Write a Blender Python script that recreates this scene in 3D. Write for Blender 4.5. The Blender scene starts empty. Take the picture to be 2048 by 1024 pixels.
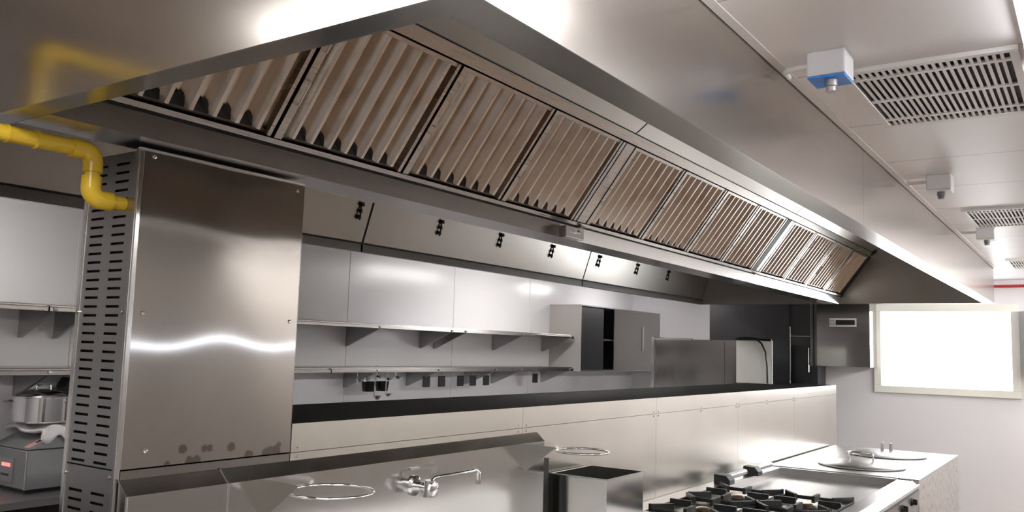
import bpy, bmesh, math, random
from mathutils import Vector, Matrix
random.seed(7)
sc = bpy.context.scene
col = sc.collection
# ---------------------------------------------------------------- camera
F_PX = 1715.8
cam_d = bpy.data.cameras.new('camera'); cam = bpy.data.objects.new('camera', cam_d); col.objects.link(cam)
cam_d.sensor_fit = 'HORIZONTAL'; cam_d.sensor_width = 36.0; cam_d.lens = F_PX*36.0/2048.0
cam_d.clip_start = 0.02; cam_d.clip_end = 60
YAW, PIT, ROL = map(math.radians, (34.40727956, 6.17335961, 1.69172676))
fw = Vector((-math.sin(YAW)*math.cos(PIT), math.cos(YAW)*math.cos(PIT), math.sin(PIT)))
rt = Vector((math.cos(YAW), math.sin(YAW), 0)); up = rt.cross(fw)
c_, s_ = math.cos(ROL), math.sin(ROL)
r2 = rt*c_ + up*s_; u2 = -rt*s_ + up*c_
m = Matrix((( r2.x, u2.x, -fw.x, 0.0), (r2.y, u2.y, -fw.y, 0.0), (r2.z, u2.z, -fw.z, 1.7), (0, 0, 0, 1)))
cam.matrix_world = m
sc.camera = cam
# ---------------------------------------------------------------- world, exposure
w = bpy.data.worlds.new('world'); sc.world = w; w.use_nodes = True
w.node_tree.nodes['Background'].inputs[0].default_value = (0.8, 0.9, 1.0, 1)
w.node_tree.nodes['Background'].inputs[1].default_value = 0.4
sc.view_settings.view_transform = 'Standard'; sc.view_settings.look = 'None'
sc.view_settings.gamma = 1; sc.view_settings.use_curve_mapping = False
sc.view_settings.exposure = 0.63
L_PANEL, L_STRIP, L_TUBE, L_WINDOW = 15.0, 14.0, 118.0, 5.5      # strengths of the lamps' diffusers and of the daylit window
sc.cycles.max_bounces = 10; sc.cycles.glossy_bounces = 8; sc.cycles.diffuse_bounces = 5
sc.cycles.sample_clamp_indirect = 6.0
sc.cycles.caustics_reflective = True
try:
    sc.cycles.use_denoising = True
except Exception: pass

# ---------------------------------------------------------------- materials
def nt(name):
    mt = bpy.data.materials.new(name); mt.use_nodes = True
    t = mt.node_tree; return mt, t, t.nodes['Principled BSDF']
def N(t, k, **kw):
    n = t.nodes.new(k)
    for a, b in kw.items(): setattr(n, a, b)
    return n
def plain(name, colr, rough=0.5, metal=0.0, spec=0.5, coat=0.0, noise=0.0, nscale=6.0):
    mt, t, p = nt(name)
    p.inputs['Base Color'].default_value = (*colr, 1); p.inputs['Roughness'].default_value = rough
    p.inputs['Metallic'].default_value = metal; p.inputs['Specular IOR Level'].default_value = spec
    p.inputs['Coat Weight'].default_value = coat
    if noise:
        g = N(t, 'ShaderNodeNewGeometry'); nz = N(t, 'ShaderNodeTexNoise'); nz.inputs['Scale'].default_value = nscale
        nz.inputs['Detail'].default_value = 5
        t.links.new(g.outputs['Position'], nz.inputs['Vector'])
        mx = N(t, 'ShaderNodeMix', data_type='RGBA')
        mx.inputs[6].default_value = (*[c*(1-noise) for c in colr], 1); mx.inputs[7].default_value = (*[min(1, c*(1+noise)) for c in colr], 1)
        t.links.new(nz.outputs['Fac'], mx.inputs[0]); t.links.new(mx.outputs[2], p.inputs['Base Color'])
    return mt
def steel(name, colr=(0.60, 0.58, 0.56), rough=0.24, aniso=0.0, rot=0.0, wave=0.0, wscale=2.0, stain=0.0, stscale=3.0, grain=0.04, gdir='H', stain_col=(0.25, 0.23, 0.2)):
    mt, t, p = nt(name)
    p.inputs['Metallic'].default_value = 1.0; p.inputs['Roughness'].default_value = rough
    p.inputs['Base Color'].default_value = (*colr, 1)
    g = N(t, 'ShaderNodeNewGeometry')
    if aniso:
        p.inputs['Anisotropic'].default_value = aniso; p.inputs['Anisotropic Rotation'].default_value = rot
        vm = N(t, 'ShaderNodeVectorMath', operation='CROSS_PRODUCT'); vm.inputs[1].default_value = (0.03, 0.05, 1.0)
        t.links.new(g.outputs['Normal'], vm.inputs[0])
        nn = N(t, 'ShaderNodeVectorMath', operation='NORMALIZE'); t.links.new(vm.outputs[0], nn.inputs[0])
        t.links.new(nn.outputs[0], p.inputs['Tangent'])
    mp = N(t, 'ShaderNodeMapping'); mp.inputs['Scale'].default_value = (3, 3, 260) if gdir == 'H' else (200, 200, 2)
    t.links.new(g.outputs['Position'], mp.inputs['Vector'])
    nz = N(t, 'ShaderNodeTexNoise'); nz.inputs['Scale'].default_value = 1.0; nz.inputs['Detail'].default_value = 3
    t.links.new(mp.outputs[0], nz.inputs['Vector'])
    # fine grain varies the roughness, slow noise varies it a little too
    mr = N(t, 'ShaderNodeMapRange'); mr.inputs['To Min'].default_value = rough*(1-grain*2); mr.inputs['To Max'].default_value = rough*(1+grain*2)
    t.links.new(nz.outputs['Fac'], mr.inputs['Value']); t.links.new(mr.outputs[0], p.inputs['Roughness'])
    if wave:
        n2 = N(t, 'ShaderNodeTexNoise'); n2.inputs['Scale'].default_value = wscale; n2.inputs['Detail'].default_value = 1.0
        t.links.new(g.outputs['Position'], n2.inputs['Vector'])
        b = N(t, 'ShaderNodeBump'); b.inputs['Strength'].default_value = 1.0; b.inputs['Distance'].default_value = wave
        t.links.new(n2.outputs['Fac'], b.inputs['Height']); t.links.new(b.outputs[0], p.inputs['Normal'])
    if stain:
        n3 = N(t, 'ShaderNodeTexNoise'); n3.inputs['Scale'].default_value = stscale; n3.inputs['Detail'].default_value = 6
        t.links.new(g.outputs['Position'], n3.inputs['Vector'])
        r = N(t, 'ShaderNodeMapRange'); r.inputs['From Min'].default_value = 0.5; r.inputs['From Max'].default_value = 0.75
        t.links.new(n3.outputs['Fac'], r.inputs['Value'])
        mu = N(t, 'ShaderNodeMath', operation='MULTIPLY'); mu.inputs[1].default_value = stain; t.links.new(r.outputs[0], mu.inputs[0])
        mx = N(t, 'ShaderNodeMix', data_type='RGBA'); mx.inputs[6].default_value = (*colr, 1); mx.inputs[7].default_value = (*stain_col, 1)
        t.links.new(mu.outputs[0], mx.inputs[0]); t.links.new(mx.outputs[2], p.inputs['Base Color'])
    return mt
def emit(name, colr, s):
    mt, t, p = nt(name)
    p.inputs['Base Color'].default_value = (0.8, 0.8, 0.8, 1)
    p.inputs['Emission Color'].default_value = (*colr, 1); p.inputs['Emission Strength'].default_value = s
    return mt

M = {}
M['hood'] = steel('hood_steel', (0.52, 0.495, 0.475), 0.23, aniso=0.2, rot=0.0, wave=0.0012, wscale=1.6)
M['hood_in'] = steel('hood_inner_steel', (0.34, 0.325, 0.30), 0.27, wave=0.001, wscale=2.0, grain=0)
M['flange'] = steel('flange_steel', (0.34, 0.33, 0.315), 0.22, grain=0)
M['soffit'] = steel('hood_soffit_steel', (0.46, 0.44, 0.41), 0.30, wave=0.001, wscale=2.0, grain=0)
M['filter'] = steel('baffle_steel', (0.64, 0.59, 0.53), 0.24, stain=0.5, stscale=9, stain_col=(0.36, 0.25, 0.16), grain=0)
M['frame'] = steel('filter_frame_steel', (0.50, 0.47, 0.43), 0.28)
M['column'] = steel('column_steel', (0.44, 0.425, 0.41), 0.11, aniso=0.7, rot=0.25, wave=0.0025, wscale=1.5)
def smudge(mt, spots, colr=(0.30, 0.275, 0.25)):
    t = mt.node_tree; p = t.nodes['Principled BSDF']; g = N(t, 'ShaderNodeNewGeometry'); last = None
    nz = N(t, 'ShaderNodeTexNoise'); nz.inputs['Scale'].default_value = 60; t.links.new(g.outputs['Position'], nz.inputs['Vector'])
    for y, z, r in spots:
        d = N(t, 'ShaderNodeVectorMath', operation='DISTANCE'); d.inputs[1].default_value = (XW, y, z); t.links.new(g.outputs['Position'], d.inputs[0])
        a = N(t, 'ShaderNodeMath', operation='MULTIPLY_ADD'); a.inputs[1].default_value = .012; t.links.new(nz.outputs['Fac'], a.inputs[0]); t.links.new(d.outputs['Value'], a.inputs[2])
        k = N(t, 'ShaderNodeMapRange'); k.inputs['From Min'].default_value = r+.008; k.inputs['From Max'].default_value = r+.003
        t.links.new(a.outputs[0], k.inputs['Value'])
        if last is None: last = k.outputs[0]
        else:
            m2 = N(t, 'ShaderNodeMath', operation='MAXIMUM'); t.links.new(last, m2.inputs[0]); t.links.new(k.outputs[0], m2.inputs[1]); last = m2.outputs[0]
    mx = N(t, 'ShaderNodeMix', data_type='RGBA'); mx.inputs[6].default_value = p.inputs['Base Color'].default_value; mx.inputs[7].default_value = (*colr, 1)
    t.links.new(last, mx.inputs[0]); t.links.new(mx.outputs[2], p.inputs['Base Color'])
XW = -2.083                                 # front plane of the steel dividing wall and column
M['cover'] = steel('cover_steel', (0.58, 0.555, 0.53), 0.06, aniso=0.7, rot=0.25, wave=0.0025, wscale=1.5)
smudge(M['cover'], ((1.475, 1.402, .014), (1.545, 1.397, .011), (1.562, 1.397, .011), (1.635, 1.395, .014), (1.81, 1.388, .010), (1.50, 1.364, .016), (1.52, 1.364, .016), (1.70, 1.364, .016), (1.43, 1.362, .01), (1.80, 1.369, .020), (1.765, 1.366, .018), (1.78, 1.366, .02)))
M['slot'] = steel('slotted_steel', (0.42, 0.42, 0.42), 0.33)
M['wall_steel'] = steel('splash_steel', (0.74, 0.71, 0.655), 0.26, wave=0.002, wscale=1.8, stain=0.12, stscale=2.5)
M['splash'] = steel('rear_splash_steel', (0.60, 0.59, 0.57), 0.16, wave=0.005, wscale=2.2)
M['bright'] = steel('bright_steel', (0.78, 0.77, 0.75), 0.16)
M['counter'] = steel('counter_steel', (0.64, 0.63, 0.62), 0.34, wave=0.001)
M['plate'] = steel('cooking_plate_steel', (0.62, 0.61, 0.60), 0.42)
M['dull'] = steel('dull_steel', (0.45, 0.45, 0.46), 0.36)
M['shelf'] = steel('shelf_steel', (0.36, 0.34, 0.32), 0.22, aniso=0.4)
M['grime'] = steel('marked_steel', (0.72, 0.70, 0.68), 0.40, stain=0.7, stscale=22)
M['chrome'] = plain('chrome', (0.85, 0.85, 0.85), 0.06, 1.0)
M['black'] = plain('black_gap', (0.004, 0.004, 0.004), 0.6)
M['iron'] = plain('cast_iron', (0.010, 0.011, 0.012), 0.45, noise=0.3, nscale=40)
M['blackgloss'] = plain('black_gloss', (0.006, 0.007, 0.008), 0.12)
M['blackmatt'] = plain('black_panel', (0.010, 0.010, 0.011), 0.5)
M['granite'] = plain('black_worktop', (0.008, 0.008, 0.007), 0.7, spec=0.05)
M['yellow'] = plain('yellow_paint', (0.68, 0.46, 0.035), 0.25, noise=0.25, nscale=12)
M['white'] = plain('white_paint', (0.80, 0.79, 0.78), 0.45)
M['frame_w'] = plain('cream_frame', (0.93, 0.93, 0.85), 0.4)
M['wallgloss'] = plain('white_panel', (0.82, 0.81, 0.825), 0.22, noise=0.02, nscale=2, coat=0.0)
M['wallwhite'] = plain('white_wall', (0.84, 0.83, 0.85), 0.35, noise=0.02, nscale=2)
M['walllight'] = plain('light_grey_wall', (0.48, 0.48, 0.50), 0.4)
M['walltile'] = plain('grey_wall', (0.30, 0.285, 0.27), 0.35, noise=0.05, nscale=3)
M['wallgrey'] = plain('grey_wall_panel', (0.50, 0.48, 0.46), 0.35, noise=0.06, nscale=3)
M['grey_box'] = plain('grey_plastic', (0.62, 0.63, 0.66), 0.4)
M['blue'] = plain('blue_tape', (0.02, 0.22, 0.75), 0.4)
M['greydark'] = plain('dark_gland', (0.16, 0.16, 0.17), 0.4)
M['scale'] = plain('grey_enamel', (0.27, 0.27, 0.28), 0.35, 0.3)
M['red'] = plain('red_paint', (0.42, 0.02, 0.03), 0.4)
M['pink'] = plain('pink_sticker', (0.75, 0.42, 0.42), 0.5)
M['cloth'] = plain('white_cloth', (0.80, 0.78, 0.80), 0.9)
M['hose'] = plain('black_hose', (0.01, 0.012, 0.015), 0.3)
M['boardwhite'] = plain('white_board', (0.86, 0.86, 0.80), 0.5)
M['brass'] = plain('burner_brass', (0.65, 0.42, 0.22), 0.3, 0.9)
M['lamp'] = emit('lamp_diffuser', (1.0, 0.965, 0.92), L_PANEL)
M['strip'] = emit('strip_diffuser', (0.95, 0.965, 1.0), L_STRIP)
M['tube'] = emit('tube_lamp', (1.0, 0.97, 0.94), L_TUBE)
M['tube_mid'] = emit('near_tube_lamp', (1.0, 0.97, 0.94), 70.0)
M['fill_dim'] = emit('dim_fill_tube', (1.0, 0.97, 0.95), 38.0)
M['batten'] = emit('added_batten_glow', (0.80, 0.87, 1.0), 7.0)
M['daylight'] = emit('daylit_pane', (0.96, 0.98, 1.0), L_WINDOW)
M['led'] = emit('red_digits', (1.0, 0.1, 0.08), 1.0)
M['tape'] = plain('white_label', (0.72, 0.69, 0.68), 0.5)

def tile_mat():
    mt, t, p = nt('brown_floor_tiles')
    g = N(t, 'ShaderNodeNewGeometry'); b = N(t, 'ShaderNodeTexBrick')
    b.inputs['Color1'].default_value = (0.15, 0.10, 0.07, 1); b.inputs['Color2'].default_value = (0.18, 0.12, 0.08, 1)
    b.inputs['Mortar'].default_value = (0.12, 0.10, 0.09, 1); b.inputs['Scale'].default_value = 3.3
    b.inputs['Mortar Size'].default_value = 0.01; b.offset = 0; b.inputs['Brick Width'].default_value = 1; b.inputs['Row Height'].default_value = 1
    t.links.new(g.outputs['Position'], b.inputs['Vector']); t.links.new(b.outputs['Color'], p.inputs['Base Color'])
    p.inputs['Roughness'].default_value = 0.35
    return mt
M['floor'] = tile_mat()
def ceiling_mat():
    mt, t, p = nt('ceiling_panels')
    g = N(t, 'ShaderNodeNewGeometry'); sx = N(t, 'ShaderNodeSeparateXYZ'); t.links.new(g.outputs['Position'], sx.inputs[0])
    a = N(t, 'ShaderNodeMath', operation='SUBTRACT'); a.inputs[1].default_value = 3.118; t.links.new(sx.outputs['Y'], a.inputs[0])
    d = N(t, 'ShaderNodeMath', operation='DIVIDE'); d.inputs[1].default_value = 0.64; t.links.new(a.outputs[0], d.inputs[0])
    f = N(t, 'ShaderNodeMath', operation='FLOORED_MODULO'); f.inputs[1].default_value = 1.0; t.links.new(d.outputs[0], f.inputs[0])
    l = N(t, 'ShaderNodeMath', operation='LESS_THAN'); l.inputs[1].default_value = 0.009; t.links.new(f.outputs[0], l.inputs[0])
    mx = N(t, 'ShaderNodeMix', data_type='RGBA'); mx.inputs[6].default_value = (0.88, 0.862, 0.865, 1); mx.inputs[7].default_value = (0.42, 0.40, 0.40, 1)
    t.links.new(l.outputs[0], mx.inputs[0]); t.links.new(mx.outputs[2], p.inputs['Base Color'])
    p.inputs['Roughness'].default_value = 0.4
    return mt
M['ceiling'] = ceiling_mat()

# ---------------------------------------------------------------- mesh helpers
class MB:
    def __init__(s): s.v = []; s.f = []
    def quad(s, a, b, c, d):
        n = len(s.v); s.v += [tuple(a), tuple(b), tuple(c), tuple(d)]; s.f.append((n, n+1, n+2, n+3))
    def poly(s, pts):
        n = len(s.v); s.v += [tuple(p) for p in pts]; s.f.append(tuple(range(n, n+len(pts)))); return s
    def box(s, x0, x1, y0, y1, z0, z1):
        n = len(s.v)
        s.v += [(x, y, z) for x in (x0, x1) for y in (y0, y1) for z in (z0, z1)]
        for q in ((0,1,3,2),(4,6,7,5),(0,4,5,1),(2,3,7,6),(0,2,6,4),(1,5,7,3)): s.f.append(tuple(n+i for i in q))
        return s
    def prism(s, prof, axis, a, b):
        """extrude a closed 2D profile; axis 'y': profile (x,z); 'x': (y,z); 'z': (x,y)"""
        def P(p, t): return {'y': (p[0], t, p[1]), 'x': (t, p[0], p[1]), 'z': (p[0], p[1], t)}[axis]
        n = len(s.v); k = len(prof)
        s.v += [P(p, a) for p in prof] + [P(p, b) for p in prof]
        for i in range(k): j = (i+1) % k; s.f.append((n+i, n+j, n+k+j, n+k+i))
        s.f.append(tuple(n+i for i in range(k))[::-1]); s.f.append(tuple(n+k+i for i in range(k)))
        return s
    def strip(s, prof, axis, a, b, th):
        """open 2D polyline extruded and given thickness th (to its left)"""
        off = []
        for i in range(len(prof)):
            p0 = Vector(prof[max(i-1, 0)]); p1 = Vector(prof[min(i+1, len(prof)-1)]); d = (p1-p0)
            nn = Vector((-d.y, d.x)).normalized(); q = Vector(prof[i]) + nn*th; off.append((q.x, q.y))
        return s.prism(list(prof) + off[::-1], axis, a, b)
    def tube(s, pts, r, seg=10, closed=False, cap=True):
        pts = [Vector(p) for p in pts]; n = len(s.v); k = len(pts); prev = None
        for i, p in enumerate(pts):
            if closed: d = pts[(i+1) % k] - pts[i-1]
            else: d = pts[min(i+1, k-1)] - pts[max(i-1, 0)]
            d.normalize()
            if prev is None:
                a = Vector((0, 0, 1)) if abs(d.z) < 0.9 else Vector((1, 0, 0)); u = d.cross(a).normalized()
            else: u = (prev - d*prev.dot(d)).normalized()
            prev = u; v = d.cross(u)
            rr = r[i] if isinstance(r, (list, tuple)) else r
            for j in range(seg):
                t = 2*math.pi*j/seg; q = p + u*math.cos(t)*rr + v*math.sin(t)*rr; s.v.append(tuple(q))
        for i in range(k if closed else k-1):
            for j in range(seg):
                a = n+i*seg+j; b = n+i*seg+(j+1) % seg; i2 = (i+1) % k; s.f.append((a, b, n+i2*seg+(j+1) % seg, n+i2*seg+j))
        if cap and not closed:
            s.f.append(tuple(n+j for j in range(seg))[::-1]); s.f.append(tuple(n+(k-1)*seg+j for j in range(seg)))
        return s
    def lathe(s, c, prof, seg=32, axis='z'):
        n = len(s.v); k = len(prof)
        for r, h in prof:
            for j in range(seg):
                t = 2*math.pi*j/seg; a, b = r*math.cos(t), r*math.sin(t)
                s.v.append({'z': (c[0]+a, c[1]+b, c[2]+h), 'x': (c[0]+h, c[1]+a, c[2]+b), 'y': (c[0]+a, c[1]+h, c[2]+b)}[axis])
        for i in range(k-1):
            for j in range(seg):
                s.f.append((n+i*seg+j, n+i*seg+(j+1) % seg, n+(i+1)*seg+(j+1) % seg, n+(i+1)*seg+j))
        s.f.append(tuple(n+j for j in range(seg))[::-1]); s.f.append(tuple(n+(k-1)*seg+j for j in range(seg)))
        return s
    def build(s, name, mat, parent=None, smooth=False, bevel=0.0):
        me = bpy.data.meshes.new(name); o = bpy.data.objects.new(name, me); col.objects.link(o)
        off = world_loc(parent) if parent is not None else Vector((0, 0, 0))
        me.from_pydata([tuple(Vector(v)-off) for v in s.v], [], s.f); me.materials.append(M[mat] if isinstance(mat, str) else mat)
        bm = bmesh.new(); bm.from_mesh(me); bmesh.ops.recalc_face_normals(bm, faces=bm.faces); bm.to_mesh(me); bm.free()
        if smooth:
            for p in me.polygons: p.use_smooth = True
            try: me.set_sharp_from_angle(angle=math.radians(40))
            except Exception: pass
        if bevel:
            b = o.modifiers.new('bevel', 'BEVEL'); b.width = bevel; b.segments = 2; b.limit_method = 'ANGLE'; b.angle_limit = math.radians(50)
        if parent is not None: o.parent = parent
        return o
def world_loc(o):
    l = Vector((0, 0, 0))
    while o is not None: l = l + Vector(o.location); o = o.parent
    return l
def tag(o, label, cat, group=None, kind=None):
    o['label'] = label; o['category'] = cat
    if group: o['group'] = group
    if kind: o['kind'] = kind
    return o
def thing(name, label, cat, loc, group=None):
    o = bpy.data.objects.new(name, None); col.objects.link(o); o.location = loc; o.empty_display_size = 0.05
    return tag(o, label, cat, group)
def center(o, base=True):
    """move a single-mesh thing's origin to its base centre"""
    vs = [v.co for v in o.data.vertices]
    c = Vector(((min(v.x for v in vs)+max(v.x for v in vs))/2, (min(v.y for v in vs)+max(v.y for v in vs))/2, min(v.z for v in vs)))
    for v in o.data.vertices: v.co -= c
    o.location = c; return o
def struct(name, mb, mat, smooth=False):
    o = mb.build(name, mat, smooth=smooth); o['kind'] = 'structure'; return o
def copy_tree(o, parent=None):
    c = o.copy(); col.objects.link(c)
    if parent is not None: c.parent = parent
    for ch in list(o.children): copy_tree(ch, c)
    return c
def copy_at(o, d, label):
    c = copy_tree(o); c.location = Vector(o.location) + Vector(d); c['label'] = label; return c

# ---------------------------------------------------------------- dimensions
XL, XR, YN, YF, ZC = -4.8, 1.6, -3.0, 9.7, 2.515
ZH = 2.214                                  # lower rim of the hood
HX0, HX1, HY0, HY1 = -3.43, -0.735, 0.94, 8.47
ZT = 3.15
XW = -2.083                                 # front plane of the steel dividing wall
ZW = 1.448

# ---------------------------------------------------------------- the room
struct('floor', MB().box(XL-.1, XR+.1, YN-.1, YF+.1, -.1, 0), 'floor')
struct('wall_left', MB().box(XL-.1, XL, YN, YF, 0, 3.3), 'wallgloss')
struct('wall_right', MB().box(XR, XR+.1, YN, YF, 0, 3.3), 'walltile')
struct('wall_near', MB().box(XL, XR, YN-.1, YN, 0, 3.3), 'walllight')
WX0, WX1, WZ0, WZ1 = -1.895, -0.705, 1.435, 2.205   # window opening
mb = MB(); mb.box(XL, WX0, YF, YF+.1, 0, 3.3); mb.box(WX1, XR, YF, YF+.1, 0, 3.3); mb.box(WX0, WX1, YF, YF+.1, 0, WZ0); mb.box(WX0, WX1, YF, YF+.1, WZ1, 3.3)
struct('wall_far', mb, 'wallwhite')
mb = MB(); z0, z1 = ZC, ZC+.04
mb.box(HX1+.002, XR, YN, YF, z0, z1); mb.box(XL, HX0-.002, YN, YF, z0, z1)
mb.box(HX0-.002, HX1+.002, YN, HY0-.002, z0, z1); mb.box(HX0-.002, HX1+.002, HY1+.002, YF, z0, z1)
struct('ceiling', mb, 'ceiling')
struct('trim_1', MB().box(HX1+.004, HX1+.030, HY0, HY1, ZC-.002, ZC), 'white')
# window in the far wall
wn = struct('window_1', MB().box(WX0, WX1, YF+.07, YF+.08, WZ0, WZ1), 'daylight')
fr = MB(); b = .072
fr.box(WX0-b, WX1+b, YF-.03, YF-.001, WZ1, WZ1+b); fr.box(WX0-b, WX1+b, YF-.03, YF-.001, WZ0-b, WZ0)
fr.box(WX0-b, WX0, YF-.03, YF-.001, WZ0, WZ1); fr.box(WX1, WX1+b, YF-.03, YF-.001, WZ0, WZ1)
fo = fr.build('window_frame', 'frame_w', wn, bevel=.004)
# panel seams on the left wall
for k, y in enumerate((2.62, 4.78, 6.1, 7.35)):
    struct('trim_%d' % (k+2), MB().box(XL, XL+.003, y, y+.006, 0, ZC), 'white')

# ---------------------------------------------------------------- lamps
def ceiling_panel(x0, x1, y0, y1, label):
    t = thing('ceiling_light', label, 'light', ((x0+x1)/2, (y0+y1)/2, ZC-.02), 'ceiling lights')
    f = MB(); f.box(x0-.02, x1+.02, y0-.02, y0, ZC-.02, ZC); f.box(x0-.02, x1+.02, y1, y1+.02, ZC-.02, ZC)
    f.box(x0-.02, x0, y0, y1, ZC-.02, ZC); f.box(x1, x1+.02, y0, y1, ZC-.02, ZC)
    f.build('light_frame', 'white', t); MB().box(x0, x1, y0, y1, ZC-.012, ZC-.002).build('diffuser', 'lamp', t)
    return t
ceiling_panel(-1.75, -0.85, 0.12, 0.46, 'rectangular ceiling light in front of the hood near end')
def tube_light(x, y, ln, label, mat='tube'):
    t = thing('tube_light', label, 'light', (x, y+ln/2, ZC-.10), 'tube lights under the ceiling')
    MB().box(x-.05, x+.05, y, y+ln, ZC-.05, ZC).build('housing', 'white', t, bevel=.004)
    for dx in (-.03, .03): MB().tube([(x+dx, y+.03, ZC-.085), (x+dx, y+ln-.03, ZC-.085)], .013, 12).build('tube', mat, t, smooth=True)
    for yy in (y, y+ln-.025): MB().box(x-.045, x+.045, yy, yy+.025, ZC-.10, ZC-.05).build('lamp_holder', 'white', t)
    return t
tube_light(-0.38, 0.5, 1.05, 'twin tube light on the ceiling beside the near corner of the hood', 'tube_mid')
tube_light(0.8, 1.75, 1.2, 'added fill tube light on the ceiling to the right of the first grille', 'tube_mid')  # added out of view to brighten the nearer ceiling
tube_light(0.55, 8.3, 0.9, 'added fill tube light on the ceiling close to the far wall')  # unseen lamp added to lift the far wall
tube_light(-4.0, 8.3, 0.7, 'short added fill tube light on the ceiling in the far rear corner', 'fill_dim')  # added to lighten the wall in the far rear corner
tube_light(0.95, 4.75, 1.2, 'twin tube light on the ceiling beside the second grille')
tube_light(0.75, 6.6, 1.2, 'twin tube light on the ceiling towards the far window')
tube_light(0.3, -1.9, 1.2, 'added fill tube light on the ceiling near the rear of the room')  # added behind the camera to light the near parts
tube_light(-3.78, 5.9, 1.2, 'added fill tube light on the ceiling behind the hood, towards the far end', 'fill_dim')  # hidden by the hood, added to brighten the rear wall and board
tube_light(-4.0, 1.35, 0.6, 'short added fill tube light on the ceiling over the near end of the rear aisle', 'fill_dim')  # extra unseen lamp, added to brighten the near stretch of rear wall
# slim tube beside the grille at the right edge
t = thing('strip_light', 'slim bright tube light on the ceiling beside the first air grille', 'light', (-.128, 1.8, ZC-.05))
MB().box(-.129, -.103, .9, 2.62, ZC-.02, ZC).build('housing', 'white', t)
MB().tube([(-.116, .95, ZC-.028), (-.116, 2.42, ZC-.028)], .006, 12).build('tube', 'strip', t, smooth=True)
MB().box(-.128, -.104, 2.42, 2.46, ZC-.036, ZC-.02).build('end_cap', 'white', t); MB().box(-.128, -.104, .91, .95, ZC-.036, ZC-.02).build('end_cap', 'white', t)
# added unseen batten, only there to mirror as a bright line in the steel
t = thing('added_batten', 'added long slim batten on the right wall, for its reflected line', 'light', (XR-.03, 5.0, 1.66))
MB().box(XR-.025, XR, 2.2, 9.0, 1.655, 1.695).build('housing', 'white', t)
MB().box(XR-.035, XR-.025, 2.2, 9.0, 1.670, 1.680).build('tube', 'batten', t)

# ---------------------------------------------------------------- air grilles
def air_grille(y0, label, first=None):
    x0, x1, y1 = -.565, -.165, y0+.62
    if first is not None: return copy_at(first, (0, y0-2.495, 0), label)
    t = thing('air_grille', label, 'air vent', ((x0+x1)/2, (y0+y1)/2, ZC-.015), 'ceiling air grilles')
    f = MB(); e = .022; zb = ZC-.014
    f.box(x0-e, x1+e, y0-e, y0, zb, ZC); f.box(x0-e, x1+e, y1, y1+e, zb, ZC); f.box(x0-e, x0, y0, y1, zb, ZC); f.box(x1, x1+e, y0, y1, zb, ZC)
    f.build('grille_frame', 'white', t, bevel=.002)
    s = MB(); n = 22; p = (x1-x0)/n
    for i in range(1, n): s.box(x0+i*p-.0042, x0+i*p+.0042, y0, y1, zb+.002, zb+.006)
    s.build('slats', 'white', t)
    for y in (y0+.055, y0+.30, y1-.085): MB().box(x0, x1, y, y+.018, zb+.001, zb+.007).build('crossbar', 'white', t)
    MB().box(x0, x1, y0, y1, ZC-.0025, ZC-.0005).build('dark_cavity', 'black', t)
    return t
ag = air_grille(2.495, 'white slatted ceiling grille nearest the camera, beside the blue-edged box')
air_grille(5.125, 'white slatted ceiling grille second along, cut by the right edge', ag)
air_grille(7.75, 'white slatted ceiling grille farthest away, small near the far wall', ag)

# ---------------------------------------------------------------- sensor boxes on the ceiling
def sensor_box(x, y, label, tape):
    t = thing('junction_box', label, 'junction box', (x, y, ZC-.075), 'junction boxes on the ceiling beside the hood')
    MB().box(x-.05, x+.05, y-.05, y+.05, ZC-.068, ZC).build('housing', 'grey_box', t, bevel=.005)
    MB().box(x-.048, x+.048, y-.048, y+.048, ZC-.0745, ZC-.0685).build('cover', 'blue' if tape else 'white', t, bevel=.002)
    MB().lathe((x+.005, y-.01, ZC-.105), [(.0001, 0), (.014, 0), (.014, .012), (.017, .014), (.017, .031)], 18).build('gland', 'greydark' if not tape else 'dull', t, smooth=True)
    pts = [(x-.05, y, ZC-.022), (x-.09, y+.005, ZC-.022), (x-.12, y+.02, ZC-.02), (x-.135, y+.05, ZC-.012), (x-.14, y+.10, ZC-.012)]
    MB().tube(pts, .008, 10).build('conduit', 'white', t, smooth=True)
    return t
sensor_box(-.573, 2.33, 'pale box with bright blue underside on the ceiling', True)
sensor_box(-.555, 4.14, 'grey ceiling box with dark gland, middle of the three', False)
sensor_box(-.545, 5.9, 'smallest grey ceiling box, beyond the second grille', False)

# red pipe along the far wall
o = MB().tube([(-.95, YF-.05, 2.452), (1.5, YF-.05, 2.462)], .014, 12).build('fire_pipe', 'red', smooth=True)
tag(center(o), 'thin red pipe along the far wall above the window', 'pipe')

# ---------------------------------------------------------------- extraction hood
HL = (-1.9, 4.7, ZH)
hood = thing('extraction_hood', 'long stainless steel island extraction hood hanging from the ceiling', 'extractor hood', HL)
th = .004
# near end fascia, front fascia, back fascia, far end
MB().box(HX0, HX1, HY0, HY0+th, ZH, ZT).build('end_panel', 'hood', hood)
mb = MB().box(HX0, HX1, HY1-th, HY1, ZH, ZT); mb.build('end_panel', 'hood_in', hood)
secs = [HY0+th, 3.47, 5.97, HY1-th]
for i in range(3):
    MB().box(HX1-th, HX1, secs[i]+.001, secs[i+1]-.001, ZH, ZT).build('front_panel', 'hood', hood)
    MB().box(HX0, HX0+th, secs[i]+.001, secs[i+1]-.001, ZH, ZT).build('back_panel', 'hood', hood)
    if i < 2:
        MB().box(HX1-th-.01, HX1-th, secs[i+1]-.03, secs[i+1]+.03, ZH+.004, ZT).build('joint_strip', 'black', hood)
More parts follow.
